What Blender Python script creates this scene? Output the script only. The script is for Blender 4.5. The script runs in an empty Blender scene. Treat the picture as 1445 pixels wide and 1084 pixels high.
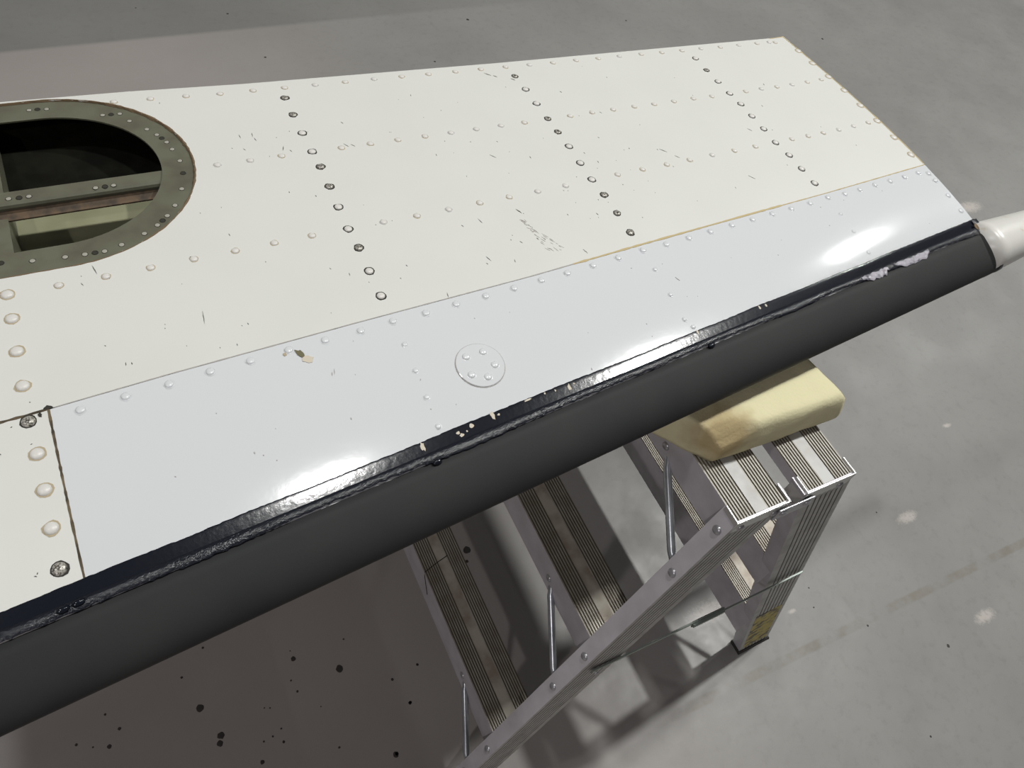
import bpy, bmesh, math, random
from mathutils import Matrix, Vector

scene = bpy.context.scene
COL = scene.collection
random.seed(7)

# ---------------------------------------------------------------- camera
cam_data = bpy.data.cameras.new('camera')
cam_data.sensor_width = 36.0
cam_data.lens = 1078.15 / 1445.0 * 36.0
cam_data.clip_start = 0.02
cam = bpy.data.objects.new('camera', cam_data)
COL.objects.link(cam)
_r = ((0.87993355, -0.43290241, 0.19573566), (-0.25569695, -0.77875362, -0.57285414), (0.40041979, 0.45402457, -0.79594326))
cam.matrix_world = Matrix(((_r[0][0], -_r[1][0], -_r[2][0], -0.55385),
                           (_r[0][1], -_r[1][1], -_r[2][1], -0.16574),
                           (_r[0][2], -_r[1][2], -_r[2][2], 1.62439),
                           (0, 0, 0, 1)))
scene.camera = cam

# ---------------------------------------------------------------- world, lamps, exposure
world = bpy.data.worlds.new('hangar_air')
scene.world = world
world.use_nodes = True
world.node_tree.nodes['Background'].inputs[0].default_value = (1.0, 0.97, 0.97, 1)
world.node_tree.nodes['Background'].inputs[1].default_value = 0.075

def hall_lamp(x, y, power, z=6.0, size=0.30, color=(1.0, 1.0, 0.97)):
    l = bpy.data.lights.new('high_bay_lamp', 'AREA')
    l.shape = 'DISK'; l.size = size; l.energy = power; l.color = color
    o = bpy.data.objects.new('high_bay_lamp', l)
    o.location = (x, y, z)
    COL.objects.link(o)
# one straight row of high-bay lamps along the hangar, about 3.3 m apart, and one lamp in the next bay
hall_lamp(-2.9, 1.00, 48)
hall_lamp(0.43, 0.97, 95)
hall_lamp(3.50, 1.02, 225)
hall_lamp(6.80, 2.20, 45)
hall_lamp(10.4, 3.00, 60)
hall_lamp(-6.0, -3.6, 185, color=(1.0, 0.93, 0.94))

scene.view_settings.view_transform = 'Standard'
scene.view_settings.look = 'None'
scene.view_settings.gamma = 1.0
scene.view_settings.use_curve_mapping = False
scene.view_settings.exposure = 0.0

# ---------------------------------------------------------------- measured positions (metres)
AFT = [(-0.5198, 0.7437), (-0.4782, 0.7417), (-0.4361, 0.7394), (-0.3949, 0.7365), (-0.3532, 0.7355), (-0.3121, 0.7344), (-0.2711, 0.7334), (-0.2293, 0.7327), (-0.1879, 0.7322), (-0.1474, 0.731), (-0.1069, 0.7298), (-0.0652, 0.7288), (-0.0239, 0.728), (0.0167, 0.7268), (0.0571, 0.726), (0.0978, 0.7245), (0.1396, 0.7244), (0.1801, 0.7229), (0.2201, 0.7228), (0.2624, 0.7219), (0.3028, 0.7202), (0.3438, 0.7191), (0.3838, 0.7191), (0.4245, 0.7172), (0.4654, 0.7167), (0.5064, 0.7162), (0.5345, 0.7161), (0.5468, 0.7134)]
RIB1 = [(-0.3185, 0.7108), (-0.3198, 0.6714), (-0.3205, 0.6304), (-0.3204, 0.5909), (-0.3198, 0.5601), (-0.3215, 0.522), (-0.3234, 0.4845), (-0.3249, 0.4463), (-0.3237, 0.4146), (-0.3248, 0.3778), (-0.3253, 0.3407)]
RIB2 = [(0.0191, 0.7006), (0.0186, 0.6649), (0.0173, 0.628), (0.016, 0.5908), (0.0152, 0.5594), (0.0145, 0.5259), (0.0122, 0.49), (0.0105, 0.4553), (0.0117, 0.4243), (0.0109, 0.3891), (0.0098, 0.3538)]
RIB3 = [(0.3535, 0.6928), (0.3508, 0.6577), (0.3495, 0.6238), (0.3484, 0.5901), (0.3491, 0.5611), (0.347, 0.5292), (0.3455, 0.4969), (0.3433, 0.464), (0.3462, 0.4338), (0.3459, 0.4028), (0.3457, 0.3715)]
ROW2 = [(-0.4334, 0.5908), (-0.3956, 0.5907), (-0.3582, 0.5908), (-0.2835, 0.5901), (-0.2457, 0.5902), (-0.2084, 0.5903), (-0.171, 0.5897), (-0.1338, 0.5898), (-0.0965, 0.5897), (-0.0589, 0.5898), (-0.0224, 0.5893), (0.0524, 0.5898), (0.09, 0.5907), (0.1266, 0.5906), (0.1645, 0.5905), (0.2004, 0.5898), (0.2377, 0.59), (0.2755, 0.5899), (0.3117, 0.5891), (0.3815, 0.5896), (0.4153, 0.5904), (0.4487, 0.5901), (0.4825, 0.5905), (0.5181, 0.5916), (0.5517, 0.593)]
ROW3 = [(-0.6202, 0.4416), (-0.5777, 0.4418), (-0.5357, 0.4426), (-0.4932, 0.4436), (-0.4506, 0.4445), (-0.4088, 0.4455), (-0.3667, 0.4463), (-0.2823, 0.4471), (-0.2404, 0.4473), (-0.1991, 0.4483), (-0.1567, 0.4499), (-0.1153, 0.4509), (-0.0738, 0.4516), (-0.0316, 0.4528), (0.052, 0.456), (0.0941, 0.4576), (0.1358, 0.4585), (0.1769, 0.4593), (0.219, 0.4612), (0.2612, 0.462), (0.3023, 0.4629), (0.3776, 0.4651), (0.4117, 0.4656), (0.4453, 0.4667), (0.4797, 0.4676), (0.5148, 0.4698), (0.5504, 0.472)]
TIP = [(0.5741, 0.6805), (0.5726, 0.64), (0.5735, 0.5982), (0.5733, 0.5571), (0.5721, 0.5145), (0.5719, 0.4727), (0.5711, 0.4305), (0.5703, 0.3884)]
LE = [(-0.6249, 0.2885), (-0.5875, 0.2914), (-0.5499, 0.2932), (-0.5125, 0.2962), (-0.4747, 0.2975), (-0.4369, 0.2995), (-0.3995, 0.301), (-0.3615, 0.3022), (-0.3254, 0.3048), (-0.2877, 0.3053), (-0.251, 0.3075), (-0.2139, 0.3092), (-0.1774, 0.3109), (-0.1403, 0.3132), (-0.1042, 0.3148), (-0.0666, 0.3173), (-0.0286, 0.3199), (0.0103, 0.3229), (0.047, 0.3236), (0.0847, 0.3259), (0.1221, 0.3282), (0.1605, 0.3307), (0.1981, 0.3323), (0.2352, 0.3341), (0.2721, 0.3359), (0.3098, 0.3381), (0.3477, 0.3415), (0.382, 0.3412), (0.4143, 0.3429), (0.4491, 0.3455), (0.4831, 0.3468), (0.5172, 0.3483), (0.5505, 0.3507), (0.5695, 0.3454), (0.5697, 0.3297), (0.5683, 0.298), (0.5684, 0.2673)]
LES = [(-0.3247, 0.2728), (-0.3258, 0.2395), (-0.3266, 0.2073), (-0.3278, 0.1739), (0.009, 0.2909), (0.0077, 0.2513), (0.006, 0.215), (0.0114, 0.2028), (0.3453, 0.3085), (0.3434, 0.2759), (0.3419, 0.2389)]
COL_RIV = [(-0.6643, 0.4417), (-0.664, 0.4096), (-0.6646, 0.3689), (-0.6648, 0.3284)]
ROOT = [(-0.6655, 0.2893), (-0.6636, 0.2553), (-0.6634, 0.2199), (-0.664, 0.1846), (-0.6642, 0.1494)]
PLATE = [(-0.2694, 0.2394), (-0.2494, 0.24), (-0.2438, 0.2217), (-0.2569, 0.2103), (-0.2726, 0.2175)]
RINGRIV = [(-0.6121, 0.7482), (-0.5937, 0.7468), (-0.5364, 0.7209), (-0.5174, 0.7198), (-0.5096, 0.7022), (-0.4939, 0.681), (-0.4853, 0.6674), (-0.4777, 0.6502), (-0.4747, 0.6351), (-0.4712, 0.6111), (-0.4801, 0.5602), (-0.4928, 0.534), (-0.504, 0.5191), (-0.5166, 0.5067), (-0.5316, 0.4969), (-0.5559, 0.4858), (-0.573, 0.4805), (-0.5914, 0.4809), (-0.6094, 0.4819), (-0.6384, 0.4846)]
RINGHOLE = [(-0.6033, 0.748), (-0.5271, 0.7202), (-0.4814, 0.6592), (-0.4727, 0.5876), (-0.5102, 0.5125), (-0.582, 0.4807), (-0.6656, 0.489)]
BEAMRIV = [(-0.6494, 0.5895), (-0.6304, 0.5886), (-0.5653, 0.5868), (-0.547, 0.5868)]
BEAMHOLE = [(-0.6396, 0.5886), (-0.5558, 0.5869)]
SPOTS = [(-0.6204, 0.3799, 0.00243), (-0.6694, 0.3387, 0.00237), (-0.467, 0.2916, 0.00493), (-0.39, 0.2374, 0.00742), (-0.6515, 0.2705, 0.00746), (-0.629, 0.2076, 0.0069), (-0.634, 0.1946, 0.00594), (-0.7888, 0.2916, 0.00316), (-0.81, 0.2679, 0.00401), (-0.8068, 0.3259, 0.00227), (-0.8602, 0.2935, 0.00266), (-0.4833, 0.2527, 0.00194), (-0.4781, 0.2282, 0.00241), (-0.4456, 0.1832, 0.00144), (-0.5439, 0.2233, 0.00142), (-0.5343, 0.2191, 0.00142), (-0.5257, 0.1748, 0.00187), (-0.5612, 0.1657, 0.00185), (-0.5282, 0.1505, 0.00279), (-0.5733, 0.1324, 0.0041), (-0.3441, 0.0434, 0.00567), (-0.2835, 0.1204, 0.00344), (-0.3001, 0.1764, 0.00298), (-0.3631, 0.2905, 0.00202), (-0.4682, 0.3089, 0.00149), (-0.242, 0.1837, 0.00202), (-0.5436, 0.1677, 0.00186), (-0.4372, 0.0989, 0.00234), (-0.8354, 0.278, 0.00177), (-0.0435, 0.375, 0.00889), (-0.0547, 0.3502, 0.004), (-0.2837, 0.1203, 0.00355), (-0.2425, 0.1835, 0.00292), (-0.3417, 0.0438, 0.0041), (0.0429, 2.286, 0.00408), (-0.013, 2.5621, 0.00423), (0.8801, 2.4217, 0.00625), (-0.3062, 2.6311, 0.00273), (0.6331, 2.1734, 0.00436), (1.5942, 2.3323, 0.00408), (2.5473, 2.0704, 0.00588), (1.0267, 0.0714, 0.00232), (0.7007, -0.0206, 0.00212), (0.6803, -0.0643, 0.00209), (0.7833, -0.1546, 0.00279), (0.7497, -0.409, 0.00259), (0.9498, -0.2768, 0.00421)]
# ---------------------------------------------------------------- materials
def mat(name, color, rough=0.5, metal=0.0, spec=0.5, coat=0.0, noise=None, bump=None, coat_rough=0.1):
    """noise=(scale, other colour, low, high)   bump=(scale, strength, distance)"""
    m = bpy.data.materials.new(name)
    m.use_nodes = True
    nt = m.node_tree
    b = nt.nodes['Principled BSDF']
    b.inputs['Base Color'].default_value = (*color, 1)
    b.inputs['Roughness'].default_value = rough
    b.inputs['Metallic'].default_value = metal
    b.inputs['Specular IOR Level'].default_value = spec
    b.inputs['Coat Weight'].default_value = coat
    b.inputs['Coat Roughness'].default_value = coat_rough
    tc = nt.nodes.new('ShaderNodeTexCoord')
    if noise:
        n = nt.nodes.new('ShaderNodeTexNoise')
        n.inputs['Scale'].default_value = noise[0]
        n.inputs['Detail'].default_value = 6
        nt.links.new(tc.outputs['Object'], n.inputs['Vector'])
        r = nt.nodes.new('ShaderNodeValToRGB')
        r.color_ramp.elements[0].position = noise[2]
        r.color_ramp.elements[0].color = (*noise[1], 1)
        r.color_ramp.elements[1].position = noise[3]
        r.color_ramp.elements[1].color = (*color, 1)
        nt.links.new(n.outputs['Fac'], r.inputs['Fac'])
        nt.links.new(r.outputs['Color'], b.inputs['Base Color'])
    if bump:
        n2 = nt.nodes.new('ShaderNodeTexNoise')
        n2.inputs['Scale'].default_value = bump[0]
        n2.inputs['Detail'].default_value = 4
        nt.links.new(tc.outputs['Object'], n2.inputs['Vector'])
        bn = nt.nodes.new('ShaderNodeBump')
        bn.inputs['Strength'].default_value = bump[1]
        bn.inputs['Distance'].default_value = bump[2]
        nt.links.new(n2.outputs['Fac'], bn.inputs['Height'])
        nt.links.new(bn.outputs['Normal'], b.inputs['Normal'])
        if coat:
            nt.links.new(bn.outputs['Normal'], b.inputs['Coat Normal'])
    return m

def floor_material():
    m = bpy.data.materials.new('grey_floor_coating')
    m.use_nodes = True
    nt = m.node_tree
    N, Lk = nt.nodes.new, nt.links.new
    b = nt.nodes['Principled BSDF']
    geo = N('ShaderNodeNewGeometry')
    def noise(scale, detail=5, rough=0.55, vec=None):
        n = N('ShaderNodeTexNoise'); n.inputs['Scale'].default_value = scale
        n.inputs['Detail'].default_value = detail; n.inputs['Roughness'].default_value = rough
        Lk(vec or geo.outputs['Position'], n.inputs['Vector']); return n.outputs['Fac']
    def math_(op, a, c=None, clamp=False):
        n = N('ShaderNodeMath'); n.operation = op; n.use_clamp = clamp
        for i, v in enumerate((a, c)):
            if v is None: continue
            if isinstance(v, (int, float)): n.inputs[i].default_value = v
            else: Lk(v, n.inputs[i])
        return n.outputs[0]
    def ramp(v, lo, hi):
        n = N('ShaderNodeMapRange'); n.inputs['From Min'].default_value = lo; n.inputs['From Max'].default_value = hi
        Lk(v, n.inputs['Value']); return n.outputs['Result']
    def mix(fac, a, c):
        n = N('ShaderNodeMix'); n.data_type = 'RGBA'
        if isinstance(fac, (int, float)): n.inputs['Factor'].default_value = fac
        else: Lk(fac, n.inputs['Factor'])
        for k, v in (('A', a), ('B', c)):
            s = [i for i in n.inputs if i.name == k and i.type == 'RGBA'][0]
            if isinstance(v, tuple): s.default_value = (*v, 1)
            else: Lk(v, s)
        return [o for o in n.outputs if o.type == 'RGBA'][0]
    sep = N('ShaderNodeSeparateXYZ'); Lk(geo.outputs['Position'], sep.inputs[0])
    X, Y = sep.outputs[0], sep.outputs[1]
    col = mix(ramp(noise(2.2), 0.35, 0.68), FLOOR_A, FLOOR_B)
    # fine grime
    col = mix(math_('MULTIPLY', ramp(noise(38, 8, 0.7), 0.52, 0.8), 0.30), col, (0.12, 0.11, 0.10))
    # darker beyond a line across the far floor, fading towards the right
    dark = math_('MULTIPLY', ramp(math_('SUBTRACT', Y, math_('MULTIPLY', X, 0.05)), 2.45, 2.47),
                 math_('SUBTRACT', 1.0, ramp(X, 0.2, 1.6)))
    col = mix(math_('MULTIPLY', dark, 0.42), col, (0.155, 0.155, 0.142))
    # slightly rosier, lighter tone on the left part of the floor
    rosy = math_('MULTIPLY', math_('SUBTRACT', 1.0, ramp(X, -0.40, 0.55)), math_('SUBTRACT', 1.0, ramp(math_('SUBTRACT', Y, math_('MULTIPLY', X, 0.05)), 2.45, 2.47)))
    col = mix(rosy, col, mix(ramp(noise(1.7), 0.35, 0.68), (0.325, 0.298, 0.282), (0.355, 0.326, 0.308)))
    # lamp reflections on the uneven coating, painted in as pale patches
    patchy = None
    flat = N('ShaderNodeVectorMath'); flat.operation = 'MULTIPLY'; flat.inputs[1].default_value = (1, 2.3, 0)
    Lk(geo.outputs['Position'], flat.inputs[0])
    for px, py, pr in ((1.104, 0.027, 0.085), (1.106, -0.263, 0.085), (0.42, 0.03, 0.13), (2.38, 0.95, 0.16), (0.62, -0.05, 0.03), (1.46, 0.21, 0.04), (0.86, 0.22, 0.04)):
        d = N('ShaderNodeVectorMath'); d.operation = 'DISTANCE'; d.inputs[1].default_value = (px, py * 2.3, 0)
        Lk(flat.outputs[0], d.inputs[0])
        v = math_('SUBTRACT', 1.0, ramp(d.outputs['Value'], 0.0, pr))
        patchy = v if patchy is None else math_('MAXIMUM', patchy, v)
    patchy = ramp(math_('MULTIPLY', patchy, noise(85, 8, 0.85)), 0.25, 0.42)
    col = mix(math_('MULTIPLY', patchy, 0.62), col, (0.60, 0.55, 0.51))
    # brown residue of an old tape line, broken up
    dline = math_('ABSOLUTE', math_('SUBTRACT', Y, math_('ADD', math_('MULTIPLY', X, -0.03), -0.119)))
    tape = math_('MULTIPLY', math_('SUBTRACT', 1.0, ramp(dline, 0.008, 0.013)), ramp(noise(9, 6, 0.7), 0.40, 0.62))
    tape = math_('MULTIPLY', tape, ramp(X, 0.15, 0.3))
    col = mix(math_('MULTIPLY', tape, 0.55), col, (0.19, 0.165, 0.125))
    # pale scuffs
    mp = N('ShaderNodeMapping'); mp.inputs['Scale'].default_value = (14, 3.5, 1); mp.inputs['Rotation'].default_value = (0, 0, 0.7)
    Lk(geo.outputs['Position'], mp.inputs['Vector'])
    sc = ramp(noise(1.0, 9, 0.75, mp.outputs[0]), 0.70, 0.78)
    col = mix(math_('MULTIPLY', sc, 0.45), col, (0.55, 0.54, 0.5))
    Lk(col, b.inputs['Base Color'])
    rg = N('ShaderNodeMapRange'); rg.inputs['To Min'].default_value = 0.30; rg.inputs['To Max'].default_value = 0.48
    rg.inputs['From Min'].default_value = 0.35; rg.inputs['From Max'].default_value = 0.62
    Lk(noise(6, 6, 0.6), rg.inputs['Value']); Lk(rg.outputs['Result'], b.inputs['Roughness'])
    b.inputs['Specular IOR Level'].default_value = 0.35
    bp = N('ShaderNodeBump'); bp.inputs['Strength'].default_value = 0.16; bp.inputs['Distance'].default_value = 0.010
    Lk(noise(7, 3, 0.5), bp.inputs['Height'])
    Lk(bp.outputs['Normal'], b.inputs['Normal'])
    return m

FLOOR_A = (0.250, 0.246, 0.236)
FLOOR_B = (0.285, 0.282, 0.270)
M = {
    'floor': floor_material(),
    'oil': mat('dried_oil', (0.035, 0.03, 0.027), 0.6),
    'white': mat('old_white_paint', (0.70, 0.705, 0.67), 0.42, spec=0.35, noise=(9, (0.685, 0.69, 0.652), 0.35, 0.65), bump=(3.5, 0.08, 0.01)),
    'blue_white': mat('fresh_cool_white_paint', (0.675, 0.695, 0.712), 0.11, spec=0.4, bump=(34, 0.14, 0.0012)),
    'tip_white': mat('tip_white_paint', (0.70, 0.69, 0.65), 0.3, noise=(40, (0.60, 0.53, 0.42), 0.28, 0.36)),
    'rivet_white': mat('white_rivet_paint', (0.70, 0.69, 0.65), 0.35),
    'rivet_blue': mat('cool_white_rivet_paint', (0.675, 0.695, 0.712), 0.25),
    'rivet_worn': mat('worn_rivet_metal', (0.50, 0.48, 0.43), 0.35, metal=0.3, noise=(600, (0.05, 0.045, 0.035), 0.38, 0.55)),
    'dirt_dark': mat('black_grime', (0.03, 0.027, 0.02), 0.8),
    'dirt_tan': mat('tan_grime', (0.44, 0.37, 0.25), 0.8),
    'dirt_grey': mat('grey_grime', (0.47, 0.465, 0.45), 0.7),
    'tick': mat('chip_to_primer', (0.10, 0.10, 0.085), 0.7),
    'tick_soft': mat('scuff_to_primer', (0.42, 0.40, 0.36), 0.7),
    'seam_tan': mat('tan_sealant', (0.52, 0.42, 0.22), 0.7),
    'seam_grey': mat('grey_sealant', (0.40, 0.385, 0.36), 0.7),
    'gap': mat('open_gap_grime', (0.05, 0.04, 0.025), 0.9, noise=(60, (0.16, 0.12, 0.07), 0.40, 0.6)),
    'rubber': mat('matte_black_rubber', (0.020, 0.0205, 0.022), 0.6, spec=0.24, noise=(14, (0.026, 0.026, 0.026), 0.3, 0.7), bump=(300, 0.12, 0.0006)),
    'strip': mat('glossy_edge_sealer', (0.006, 0.008, 0.014), 0.13, spec=0.55, bump=(160, 0.10, 0.0010)),
    'band': mat('crinkled_sealer', (0.010, 0.012, 0.018), 0.24, spec=0.5, bump=(420, 0.6, 0.0014)),
    'chip': mat('cream_paint_chip', (0.62, 0.56, 0.45), 0.6),
    'glint': mat('pale_glint', (0.42, 0.40, 0.45), 0.3, noise=(80, (0.10, 0.10, 0.12), 0.36, 0.5), bump=(120, 0.6, 0.003)),
    'olive_chip': mat('olive_chip', (0.15, 0.135, 0.07), 0.7),
    'olive': mat('olive_primer', (0.140, 0.143, 0.102), 0.42, noise=(30, (0.105, 0.10, 0.07), 0.3, 0.6)),
    'olive_pale': mat('pale_olive_primer', (0.27, 0.275, 0.17), 0.5, noise=(16, (0.22, 0.22, 0.13), 0.35, 0.6)),
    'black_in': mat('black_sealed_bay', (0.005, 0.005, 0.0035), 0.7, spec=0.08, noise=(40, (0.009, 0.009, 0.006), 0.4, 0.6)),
    'rust': mat('rusty_lip', (0.125, 0.082, 0.048), 0.75, noise=(70, (0.05, 0.038, 0.026), 0.35, 0.6)),
    'bead': mat('brown_sealant_bead', (0.16, 0.11, 0.06), 0.8),
    'flush': mat('dull_flush_rivet', (0.36, 0.35, 0.30), 0.5),
    'alu': mat('brushed_aluminium', (0.58, 0.56, 0.60), 0.42, metal=0.2, noise=(25, (0.48, 0.46, 0.485), 0.3, 0.65)),
    'alu_web': mat('weathered_aluminium', (0.47, 0.465, 0.45), 0.45, metal=0.45, noise=(40, (0.34, 0.33, 0.31), 0.32, 0.6)),
    'ridge': mat('worn_tread_ridge', (0.42, 0.405, 0.365), 0.55, metal=0.25, noise=(45, (0.34, 0.32, 0.28), 0.34, 0.6)),
    'ridge_dirty': mat('grimy_tread_ridge', (0.42, 0.395, 0.345), 0.5, metal=0.3, noise=(35, (0.32, 0.285, 0.235), 0.34, 0.6)),
    'flat_dirty': mat('grimy_tread_strip', (0.48, 0.45, 0.385), 0.5, metal=0.25, noise=(26, (0.31, 0.26, 0.21), 0.36, 0.6)),
    'tread_flat': mat('bare_tread_strip', (0.46, 0.46, 0.45), 0.55, metal=0.25, noise=(30, (0.38, 0.37, 0.35), 0.3, 0.55)),
    'groove': mat('dirty_groove', (0.11, 0.095, 0.07), 0.85),
    'alu_groove': mat('dark_extrusion_groove', (0.13, 0.125, 0.115), 0.7),
    'zinc': mat('galvanised_rod', (0.50, 0.53, 0.56), 0.3, metal=0.7, noise=(60, (0.36, 0.39, 0.41), 0.3, 0.6)),
    'spreader': mat('zinc_plated_spreader', (0.27, 0.31, 0.28), 0.45, metal=0.5),
    'bracket': mat('bare_bracket_metal', (0.62, 0.62, 0.60), 0.35, metal=0.5),
    'head': mat('rivet_head_metal', (0.42, 0.42, 0.44), 0.35, metal=0.7),
    'foot': mat('black_rubber_foot', (0.03, 0.028, 0.026), 0.7),
    'label': mat('worn_yellow_label', (0.50, 0.40, 0.06), 0.5, noise=(55, (0.07, 0.06, 0.03), 0.42, 0.53)),
}

def foam_material():
    m = mat('cream_foam', (0.80, 0.72, 0.36), 0.9, spec=0.1, bump=(260, 0.35, 0.002))
    nt = m.node_tree
    b = nt.nodes['Principled BSDF']
    geo = nt.nodes.new('ShaderNodeTexCoord')
    d = nt.nodes.new('ShaderNodeVectorMath'); d.operation = 'DISTANCE'
    d.inputs[1].default_value = (0.018, 0.084, 0.912)
    nz = nt.nodes.new('ShaderNodeTexNoise'); nz.inputs['Scale'].default_value = 55
    nt.links.new(geo.outputs['Object'], nz.inputs['Vector'])
    nt.links.new(geo.outputs['Object'], d.inputs[0])
    a = nt.nodes.new('ShaderNodeMath'); a.operation = 'MULTIPLY_ADD'
    a.inputs[1].default_value = 0.03; nt.links.new(nz.outputs['Fac'], a.inputs[0]); nt.links.new(d.outputs['Value'], a.inputs[2])
    r = nt.nodes.new('ShaderNodeValToRGB')
    r.color_ramp.elements[0].position = 0.040; r.color_ramp.elements[0].color = (0.50, 0.40, 0.22, 1)
    r.color_ramp.elements[1].position = 0.072; r.color_ramp.elements[1].color = (0.745, 0.70, 0.455, 1)
    nt.links.new(a.outputs[0], r.inputs['Fac'])
    nt.links.new(r.outputs['Color'], b.inputs['Base Color'])
    return m
M['foam'] = foam_material()

# ---------------------------------------------------------------- helpers
def link(name, me, parent=None, mats=None, smooth=False):
    o = bpy.data.objects.new(name, me)
    COL.objects.link(o)
    if mats and not me.materials:
        for k in ([mats] if isinstance(mats, str) else mats):
            me.materials.append(M[k])
    if smooth:
        for p in me.polygons: p.use_smooth = True
    if parent is not None:
        adopt(o, parent)
    return o

def world_of(o):
    m = o.matrix_basis.copy()
    if o.parent is not None:
        m = world_of(o.parent) @ o.matrix_parent_inverse @ m
    return m

def adopt(o, parent):
    o.parent = parent
    o.matrix_parent_inverse = world_of(parent).inverted()

def thing(name, label, cat, loc):
    o = bpy.data.objects.new(name, None)
    o.empty_display_size = 0.05
    o.location = loc
    COL.objects.link(o)
    o['label'] = label; o['category'] = cat
    return o

def pydata(name, verts, faces, parent=None, mats=None, smooth=False, mids=None):
    me = bpy.data.meshes.new(name)
    me.from_pydata([tuple(v) for v in verts], [], faces)
    if mats:
        for k in ([mats] if isinstance(mats, str) else mats): me.materials.append(M[k])
    if mids:
        for p, i in zip(me.polygons, mids): p.material_index = i
    me.update()
    return link(name, me, parent, None, smooth)

def fix_normals(o):
    bm = bmesh.new(); bm.from_mesh(o.data)
    bmesh.ops.recalc_face_normals(bm, faces=bm.faces)
    bm.to_mesh(o.data); bm.free()
    return o

def box(name, lo, hi, parent, m, bevel=0.0):
    bm = bmesh.new()
    bmesh.ops.create_cube(bm, size=1)
    for v in bm.verts:
        v.co = Vector([lo[i] + (v.co[i] + 0.5) * (hi[i] - lo[i]) for i in range(3)])
    if bevel:
        bmesh.ops.bevel(bm, geom=bm.edges[:], offset=bevel, segments=2, profile=0.5, affect='EDGES')
    me = bpy.data.meshes.new(name); bm.to_mesh(me); bm.free()
    return link(name, me, parent, m)

def loft(name, rings, parent, mats, closed=True, caps=True, smooth=False, mids=None):
    """rings: list of equal-length point lists; mids: material index per ring edge"""
    n = len(rings[0])
    verts = [p for r in rings for p in r]
    faces, ids = [], []
    for i in range(len(rings) - 1):
        for j in range(n if closed else n - 1):
            k = (j + 1) % n
            faces.append((i * n + j, i * n + k, (i + 1) * n + k, (i + 1) * n + j))
            ids.append(mids[j] if mids else 0)
    if caps and closed:
        faces.append(tuple(reversed(range(n)))); ids.append(0)
        faces.append(tuple((len(rings) - 1) * n + j for j in range(n))); ids.append(0)
    return fix_normals(pydata(name, verts, faces, parent, mats, smooth, ids))

def tube(name, pts, radius, parent, m, seg=10, flat=None):
    rings = []
    pts = [Vector(p) for p in pts]
    for i, p in enumerate(pts):
        t = (pts[min(i + 1, len(pts) - 1)] - pts[max(i - 1, 0)]).normalized()
        u = t.cross(Vector((0, 0, 1)))
        if u.length < 1e-4: u = Vector((1, 0, 0))
        u.normalize(); v = t.cross(u)
        r = radius[i] if isinstance(radius, (list, tuple)) else radius
        fl = flat[i] if flat else 1.0
        rings.append([p + u * (r * math.cos(a)) * fl + v * (r * math.sin(a))
                      for a in (2 * math.pi * k / seg for k in range(seg))])
    return loft(name, rings, parent, m, smooth=True)

def smooth_noise(n, step, amp, rnd):
    ks = [rnd.uniform(-amp, amp) for _ in range(n // step + 3)]
    return [ks[i // step] * (1 - (i % step) / step) + ks[i // step + 1] * ((i % step) / step) for i in range(n)]

def interp(pts, x):
    if x <= pts[0][0]:
        (x0, y0), (x1, y1) = pts[0], pts[1]
    elif x >= pts[-1][0]:
        (x0, y0), (x1, y1) = pts[-2], pts[-1]
    else:
        for (x0, y0), (x1, y1) in zip(pts, pts[1:]):
            if x0 <= x <= x1: break
    return y0 + (y1 - y0) * (x - x0) / (x1 - x0)

# ---------------------------------------------------------------- the floor
def build_floor():
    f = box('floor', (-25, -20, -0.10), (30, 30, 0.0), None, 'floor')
    f['kind'] = 'structure'; f['label'] = 'grey coated hangar floor with scuffs, oil drops and tape residue'
    rnd = random.Random(3)
    for x, y, r in SPOTS:
        n = 12
        a0 = rnd.uniform(0, 6)
        ring = [(r * rnd.uniform(0.82, 1.12) * math.cos(a0 + 2 * math.pi * k / n),
                 r * rnd.uniform(0.82, 1.12) * math.sin(a0 + 2 * math.pi * k / n)) for k in range(n)]
        verts = [(u * 1.0, v * 1.0, 0.0001) for u, v in ring] + [(u * 0.8, v * 0.8, 0.0006) for u, v in ring]
        faces = [(k, (k + 1) % n, n + (k + 1) % n, n + k) for k in range(n)] + [tuple(range(n, 2 * n))]
        o = pydata('oil_spot', verts, faces, None, 'oil')
        o.location = (x, y, 0); adopt(o, f)
build_floor()

# ---------------------------------------------------------------- the wing panel: one airfoil surface
ZN, TH, CH = 0.957, 0.042, 0.90          # nose height, half thickness, chord
X_ROOT, X_TIP, X_PANEL = -1.25, 0.578, -0.6490
AFT_PTS = [(-1.25, 0.790), (-0.64, 0.7685), (-0.50, 0.7635), (-0.363, 0.754), (0.007, 0.740), (0.551, 0.7275), (0.583, 0.729)]
SEAM_PTS = [(-1.25, 0.263), (-0.6486, 0.2975), (-0.5478, 0.3042), (-0.3602, 0.3134), (-0.1493, 0.3218), (0.0075, 0.3315), (0.2022, 0.3420), (0.352, 0.3497), (0.5789, 0.3638)]
def nose_y(x): return 0.1198 + 0.0918 * x
def aft_y(x): return interp(AFT_PTS, x)
def seam_y(x): return interp(SEAM_PTS, x)
def half(s):
    t = max(s, 0) / CH
    return TH * (0.2969 * math.sqrt(t) - 0.126 * t - 0.3516 * t ** 2 + 0.2843 * t ** 3 - 0.1036 * t ** 4) / 0.10003
def top_z(x, y): return ZN + half(y - nose_y(x))
def low_z(x, y): return ZN - half(y - nose_y(x))
def top_n(x, y):
    e = 0.002
    return Vector((-(top_z(x + e, y) - top_z(x - e, y)) / (2 * e), -(top_z(x, y + e) - top_z(x, y - e)) / (2 * e), 1)).normalized()
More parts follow.
